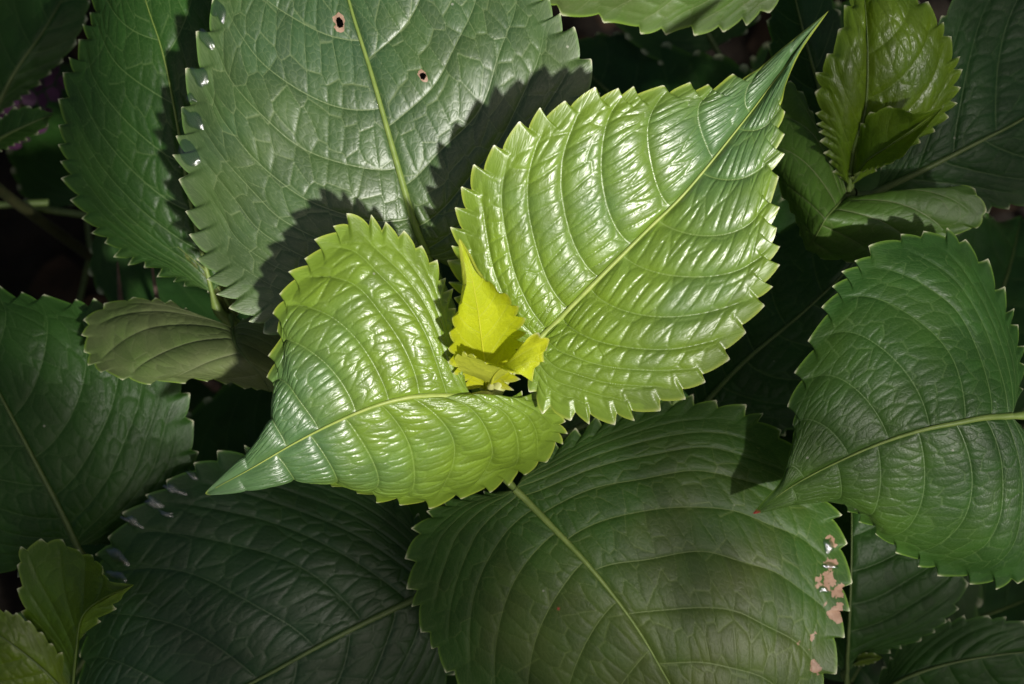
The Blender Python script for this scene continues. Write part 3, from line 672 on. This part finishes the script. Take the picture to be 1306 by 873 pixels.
# ================================================================== generic leaves: lower tiers and the rest of the bush
def generic_leaf_mesh(seed, mat, Lmm=130, Wmm=90, res=2.2):
    r = np.random.default_rng(seed)
    L, W_ = Lmm * 0.001, Wmm * 0.001
    u = np.linspace(0, 1, 7)
    mid = np.stack([u * L, 0 * u, 0.05 * L * np.sin(u * 3.0) - 0.22 * L * u ** 2], 1)
    prof = np.array([0.33, 0.47, 0.5, 0.43, 0.28, 0.10]); uu = np.array([0.03, 0.2, 0.42, 0.62, 0.80, 0.92])
    def mar(sg): return np.stack([uu * L, sg * prof * W_ * (1 + .08 * r.normal(size=6)), 0.05 * L * np.sin(uu * 3.0) - 0.22 * L * uu ** 2 + 0.004 * r.normal(size=6) + 0.006], 1)
    V, F, at, vc, Gc, info = leaf_geometry(mid, mar(1), mar(-1), mat, teeth=(16, 16), amp=2.6, K=8, a=(.4, .4), res=res, d2a=1.0, d3a=0.4, seed=seed, age=(0.2, 0.8), wave=1.5)
    nrm = np.cross(V[F[:, 1]] - V[F[:, 0]], V[F[:, 2]] - V[F[:, 0]]).sum(0)
    if nrm[2] < 0: F = F[:, ::-1]
    me = mesh_from('leaf', V, F)
    for k, vv in at.items(): fattr(me, k, vv)
    a = me.attributes.new('vc', 'FLOAT_VECTOR', 'POINT'); a.data.foreach_set('vector', vc.astype(np.float32).ravel())
    me.materials.append(M[mat])
    rv, rf = tube_mesh('midrib', np.vstack([[-0.035, 0, -0.006], Gc[np.linspace(0, int(len(Gc) * .95), 12).astype(int)] + [0, 0, 0.0003]]), [0.0018, 0.0016, 0.0012, 0.0007, 0.0001], seg=6, n=20)
    rm = mesh_from('midrib', rv, rf); rm.materials.append(M[RIB[mat]])
    return me, rm
GEN = [generic_leaf_mesh(200 + i, mt, 120 + 12 * i, 84 + 9 * i) for i, mt in enumerate(('dark', 'dark', 'green', 'mature'))]

def generic_leaf(shoot, at_world, yaw, pitch, roll, k, scale=1.0):
    me, rm = GEN[k]
    o = link(bpy.data.objects.new('leaf', me), shoot)
    o.location = Vector(at_world) - shoot.location
    o.rotation_euler = (roll, pitch, yaw); o.scale = (scale,) * 3
    link(bpy.data.objects.new('midrib', rm), o)

def stem_at(shoot, z):
    s_ = shoot.location; return Vector((s_.x, s_.y - 0.02 * z / CZ, z))

# lower leaf pairs of the shoots in view
for i, sh in enumerate((A, C, D, E, Fs_, G_, B_, Hs, J_, K_, N_)):
    for t_, z in enumerate((0.36, 0.28) if sh is E else (0.50, 0.40)):
        yaw0 = i * 0.9 + t_ * math.pi / 2 + 0.4
        for k in (0, 1):
            generic_leaf(sh, stem_at(sh, z + random.uniform(-.01, .01)) + Vector((0.03 * math.cos(yaw0 + k * math.pi), 0.03 * math.sin(yaw0 + k * math.pi), 0)), yaw0 + k * math.pi + random.uniform(-.2, .2), random.uniform(-.05, .25), random.uniform(-.2, .2), random.choice((0, 1)), random.uniform(.9, 1.15))

# the rest of the bush round the frame
def in_frame(p_, mx, my):
    d = Vector(p_) - Vector(CAM)
    z = -(d.dot(Vector(AZ))); x = d.dot(Vector(AX)) / z * FPX; y = d.dot(Vector(AY)) / z * FPX
    return abs(x) < PW / 2 + mx and abs(y) < PH / 2 + my
cnt = 0
for gx_ in np.arange(-0.75, 0.76, 0.17):
    for gy_ in np.arange(-0.70, 0.71, 0.17):
        x = gx_ + random.uniform(-.04, .04); y = gy_ + random.uniform(-.04, .04); z = random.uniform(0.58, 0.68)
        if in_frame((x, y, z), 560, 560): continue
        e = new_shoot('hydrangea_shoot', (x, y, z), 'leafy hydrangea shoot of the surrounding bush', 'shoots of the surrounding bush', px=False)
        yb = random.uniform(0, 6.28)
        for t_ in range(3):
            zz = z - 0.01 - 0.10 * t_
            for k in (0, 1):
                yw = yb + t_ * math.pi / 2 + k * math.pi
                generic_leaf(e, Vector((x, y, zz)) + Vector((.03 * math.cos(yw), .03 * math.sin(yw), 0)), yw, random.uniform(-.2, .2), random.uniform(-.2, .2), random.choice((0, 1, 2, 3)), random.uniform(.8, 1.05))
        cnt += 1
print('surrounding shoots', cnt)

# ================================================================== deep in the gap at the left: old canes and a faded bloom
M['cane'] = plain('old pinkish cane', (0.16, 0.10, 0.08), (0.30, 0.20, 0.17), 90, 0.8)
M['sepal'] = plain('purple sepal', (0.05, 0.014, 0.05), (0.10, 0.03, 0.085), 80, 0.6)
for i, (q0, q1, lab) in enumerate((((150, 335, -165), (165, 420, -260), 'old pinkish bare cane in the shade below the tall toothed leaf'),
                                   ((192, 330, -150), (215, 430, -240), 'thicker old pale cane beside the folded olive leaf'))):
    tp = P(*q0); b_ = P(*q1); ft = np.array([b_[0], b_[1], -0.01])
    v, f_ = tube_mesh('old_cane', [ft, (ft + b_) / 2 + [.006, 0, 0], b_, tp * .97 + b_ * .03, tp], [0.0042, 0.0036, 0.003, 0.0028 + 0.0006 * i, 0.0024, 0.0004], seg=9, n=26)
    capi = np.array([[25 * 9 + k for k in range(9)]])
    me = mesh_from('old_cane', v - ft, f_); me.materials.append(M['cane'])
    o = link(bpy.data.objects.new('old_cane', me)); o.location = ft; o['label'] = lab; o['category'] = 'cane'
bl = bpy.data.objects.new('hydrangea_bloom', None); S.collection.objects.link(bl)
bc = P(2, 112, -330); bl.location = (bc[0], bc[1], 0)
bl['label'] = 'faded purple hydrangea bloom deep in the shaded corner'; bl['category'] = 'flower'
v, f_ = tube_mesh('stem', [(bc[0], bc[1], -.01), (bc[0] + .008, bc[1], .25), bc], [.004, .003, .002], seg=8, n=20)
me = mesh_from('stem', v - np.array(bl.location), f_); me.materials.append(M['stem']); link(bpy.data.objects.new('stem', me), bl)
fv, ff = [], []
for k in range(4):
    a0 = k * math.pi / 2; b0 = len(fv)
    for (p_, q_, dz) in ((0.0008, 0, 0), (.005, .0042, .001), (.0095, .003, .0015), (.0105, 0, .002), (.0095, -.003, .0015), (.005, -.0042, .001)):
        fv.append((p_ * math.cos(a0) - q_ * math.sin(a0), p_ * math.sin(a0) + q_ * math.cos(a0), dz))
    ff += [(b0, b0 + 1, b0 + 2, b0 + 3), (b0, b0 + 3, b0 + 4, b0 + 5)]
fm = mesh_from('floret', fv, ff); fm.materials.append(M['sepal'])
for k in range(26):
    zc = 1 - (k + .5) / 26 * 1.1; rd = math.sqrt(max(0, 1 - zc * zc)); a0 = k * 2.39996
    d_ = Vector((rd * math.cos(a0), rd * math.sin(a0), zc))
    o = link(bpy.data.objects.new('floret', fm), bl); o.location = Vector(bc) - bl.location + d_ * .03
    o.rotation_euler = d_.to_track_quat('Z', 'Y').to_euler()

# ================================================================== unseen tree added to shade the outer leaves, above and behind the camera
LIT = np.array([(150, 565), (379, 612), (515, 640), (622, 602), (690, 520), (710, 495), (805, 445), (880, 358), (930, 245), (940, 158), (1000, -75), (720, -280), (190, -280), (175, 0), (163, 143), (183, 262), (235, 335), (225, 389), (150, 540)], float)
def inside(px_, py_, poly):
    c = False; j = len(poly) - 1
    for i in range(len(poly)):
        xi, yi = poly[i]; xj, yj = poly[j]
        if (yi > py_) != (yj > py_) and px_ < (xj - xi) * (py_ - yi) / (yj - yi) + xi: c = not c
        j = i
    return c
tree = bpy.data.objects.new('added_shade_tree', None); S.collection.objects.link(tree)
TB = np.array([1.75, -1.55, 0.0]); tree.location = TB
tree['label'] = 'unseen leafy tree added to shade the outer hydrangea leaves'; tree['category'] = 'tree'
lv, lf, cs = [], [], []
rr = random.Random(5)
for gx_ in np.arange(-500, 1850, 62):
    for gy_ in np.arange(-450, 1350, 62):
        x = gx_ + rr.uniform(-26, 26); y = gy_ + rr.uniform(-26, 26)
        if inside(x, y, LIT): continue  # opening left so the sun reaches the crown and the broad leaf
        soft = (820 < x < 1100 and 650 < y < 900) or (1010 < x < 1306 and 300 < y < 760) or (90 < x < 350 and 370 < y < 500)
        if 1010 < x < 1215 and -60 < y < 200 and rr.random() < 0.55: continue
        if 975 < x < 1260 and 120 < y < 340 and rr.random() < 0.6: continue
        pale = (930 < x < 1320 and 300 < y < 760 and not (y > 650 and x < 1090)) or (90 < x < 350 and 370 < y < 500)
        if pale and rr.random() < 0.6: continue
        if 520 < x < 1100 and 560 < y < 900 and rr.random() < 0.30: continue
        if soft and rr.random() < 0.52: continue
        if rr.random() < 0.08: continue
        c = P(x, y, -60) + SUN * rr.uniform(1.15, 1.5)  # each leaf set sunward of the spot it is meant to shade
        l = rr.uniform(.035, .05) * (0.75 if soft else 1); wd = l * .62
        n_ = Vector(SUN) + Vector((rr.uniform(-.5, .5), rr.uniform(-.5, .5), rr.uniform(-.3, .3))); n_.normalize()
        t1 = n_.cross(Vector((rr.uniform(-1, 1), rr.uniform(-1, 1), rr.uniform(-1, 1)))).normalized(); t2 = n_.cross(t1)
        cs.append(c); b0 = len(lv)
        for (p_, q_, d_) in ((-.5, 0, 0), (-.25, .36, .06), (.12, .42, .07), (.5, 0, -.05), (.12, -.42, .07), (-.25, -.36, .06), (0, 0, 0)):
            lv.append(np.array(c) + np.array(t1) * p_ * l + np.array(t2) * q_ * wd * 1.2 + np.array(n_) * d_ * l)
        for k in range(6): lf.append((b0 + 6, b0 + k, b0 + (k + 1) % 6))
me = mesh_from('shade_foliage', np.array(lv) - TB, lf); me.materials.append(M['shade_leaf'])
fo = link(bpy.data.objects.new('shade_foliage', me), tree); fo['kind'] = 'stuff'
cs = np.array(cs); cen = cs.mean(0)
v, f_ = tube_mesh('trunk', [TB - [0, 0, .05], TB + [0.02, 0, .8], TB + [-.03, .03, 1.7], TB + [0.05, .02, 2.7]], [.085, .07, .06, .045], seg=14, n=24)
me = mesh_from('trunk', v - TB, f_); me.materials.append(M['bark']); link(bpy.data.objects.new('trunk', me), tree)
fork = TB + np.array([-.02, .02, 1.55])
for k, tg in enumerate(((cs[:, 0].max() - .25, cs[:, 1].min() + .2), (cen[0] + .42, cen[1] - .05), (cen[0] + .1, cen[1] - .33), (cs[:, 0].min() + .25, cs[:, 1].min() + .12), (cs[:, 0].max() - .12, cs[:, 1].max() - .2))):
    e_ = np.array([tg[0], tg[1], cen[2] + 0.02])
    v, f_ = tube_mesh('branch', [fork + [0, 0, .1 * k], (fork + e_) / 2 + [0, 0, .16], e_], [.026, .014, .004], seg=8, n=20)
    me = mesh_from('branch', v - TB, f_); me.materials.append(M['bark']); link(bpy.data.objects.new('branch', me), tree)

# ================================================================== water left on the teeth
def droplet(key, x, y, lpx, wpx, ang, label, group, seed, h=0.9):
    best = None
    for sd_ in (-1, 1):
        Gd, Nd, _, _ = INFO[key][sd_]
        d = Gd - CAM
        z = -(d @ AZ); px_ = d @ AX / z * FPX + PW / 2; py_ = -(d @ AY) / z * FPX + PH / 2
        q = (px_ - x) ** 2 + (py_ - y) ** 2
        i = np.unravel_index(np.argmin(q), q.shape)
        if best is None or q[i] < best[0]: best = (q[i], Gd, px_, py_, Nd[i])
    _, Gd, px_, py_, nrm = best
    r = np.random.default_rng(seed); nr, ns = 7, 22
    ph = r.uniform(0, 6.28, 4); am = r.uniform(.08, .28, 4)
    th = np.linspace(0, 2 * np.pi, ns, endpoint=False)
    rad = 1 + sum(am[k] * np.sin((k + 1) * th + ph[k]) for k in range(4)) * 0.6
    flat = Gd.reshape(-1, 3); fx = px_.ravel(); fy = py_.ravel()
    ca, sa = math.cos(ang), math.sin(ang)
    V = []; F = []
    for i in range(nr):
        f = (i + 0.001) / (nr - 1)
        for k in range(ns):
            a, b = f * rad[k] * math.cos(th[k]) * lpx / 2, f * rad[k] * math.sin(th[k]) * wpx / 2
            xx, yy = x + a * ca - b * sa, y + a * sa + b * ca
            j = np.argsort((fx - xx) ** 2 + (fy - yy) ** 2)[:6]
            V.append((xx, yy, f, flat[j].mean(0)))
    V3 = []
    XY = np.array([(q_[0] - x, q_[1] - y, 1.0) for q_ in V]); HM = np.array([(DIST + ((q_[3] - CAM) @ AZ)) * 1000 for q_ in V])
    co = np.linalg.lstsq(XY, HM, rcond=None)[0]
    for (xx, yy, f, p0) in V:
        hmm = co[0] * (xx - x) + co[1] * (yy - y) + co[2]
        V3.append(P(xx, yy, hmm) + nrm * 0.001 * (h * max(0, 1 - f ** 2.6) ** 0.6 + 0.25))
    # soften the height of neighbouring points
    V3 = np.array(V3)
    for i in range(nr - 1):
        for k in range(ns): F.append((i * ns + k, i * ns + (k + 1) % ns, (i + 1) * ns + (k + 1) % ns, (i + 1) * ns + k))
    nvt = len(V3)
    Vb = V3.copy(); 
    ring = V3[-ns:]; cb = ring.mean(0) - nrm * 0.0003
    Vall = np.vstack([V3, cb[None], V3[:ns].mean(0)[None]])
    tri = [(nvt, (nr - 1) * ns + (k + 1) % ns, (nr - 1) * ns + k) for k in range(ns)]
    top = [(nvt + 1, k, (k + 1) % ns) for k in range(ns)]
    me = bpy.data.meshes.new('water_droplet'); org = ring.mean(0)
    me.from_pydata([tuple(v_) for v_ in (Vall - org)], [], [tuple(f_) for f_ in F] + top)
    import bmesh
    bm = bmesh.new(); bm.from_mesh(me); bmesh.ops.recalc_face_normals(bm, faces=bm.faces)
    if sum((f_.normal * f_.calc_area() for f_ in bm.faces), Vector()).dot(Vector(nrm)) < 0: bmesh.ops.reverse_faces(bm, faces=bm.faces)
    bm.to_mesh(me); bm.free()
    me.polygons.foreach_set('use_smooth', np.ones(len(me.polygons), bool)); me.update()
    me.materials.append(M['water'])
    o = link(bpy.data.objects.new('water_droplet', me)); o.location = org
    o['label'] = label; o['category'] = 'water droplet'; o['group'] = group
for i, a_ in enumerate(((279, 16, 30, 17, 1.3), (262, 50, 27, 16, 0.9), (256, 99, 30, 18, 1.0), (245, 151, 34, 18, 0.8), (241, 197, 40, 22, 0.8), (244, 126, 16, 10, 0.8))):
    droplet('L1', *a_, 'clear water film on an edge tooth of the broad grey-sheened leaf', 'water on the broad leaf edge', 300 + i)
for i, a_ in enumerate(((246, 606, 18, 9, 0.5), (220, 624, 28, 13, 0.4), (196, 641, 26, 14, 0.5), (213, 655, 22, 8, 0.2), (168, 666, 28, 12, 0.5), (148, 709, 32, 15, 0.7), (150, 734, 26, 13, 0.4))):
    droplet('L3', *a_, 'clear water bead on an edge tooth of the big blackish-green leaf', 'water on the blackish leaf edge', 330 + i)
for i, a_ in enumerate(((1057, 697, 20, 13, 1.2), (1057, 722, 20, 9, 0.2), (1050, 752, 14, 8, 0.4))):
    droplet('L2', *a_, 'clear water bead beside a brown spot of the bitten leaf', 'water on the bitten leaf edge', 360 + i, 0.7)
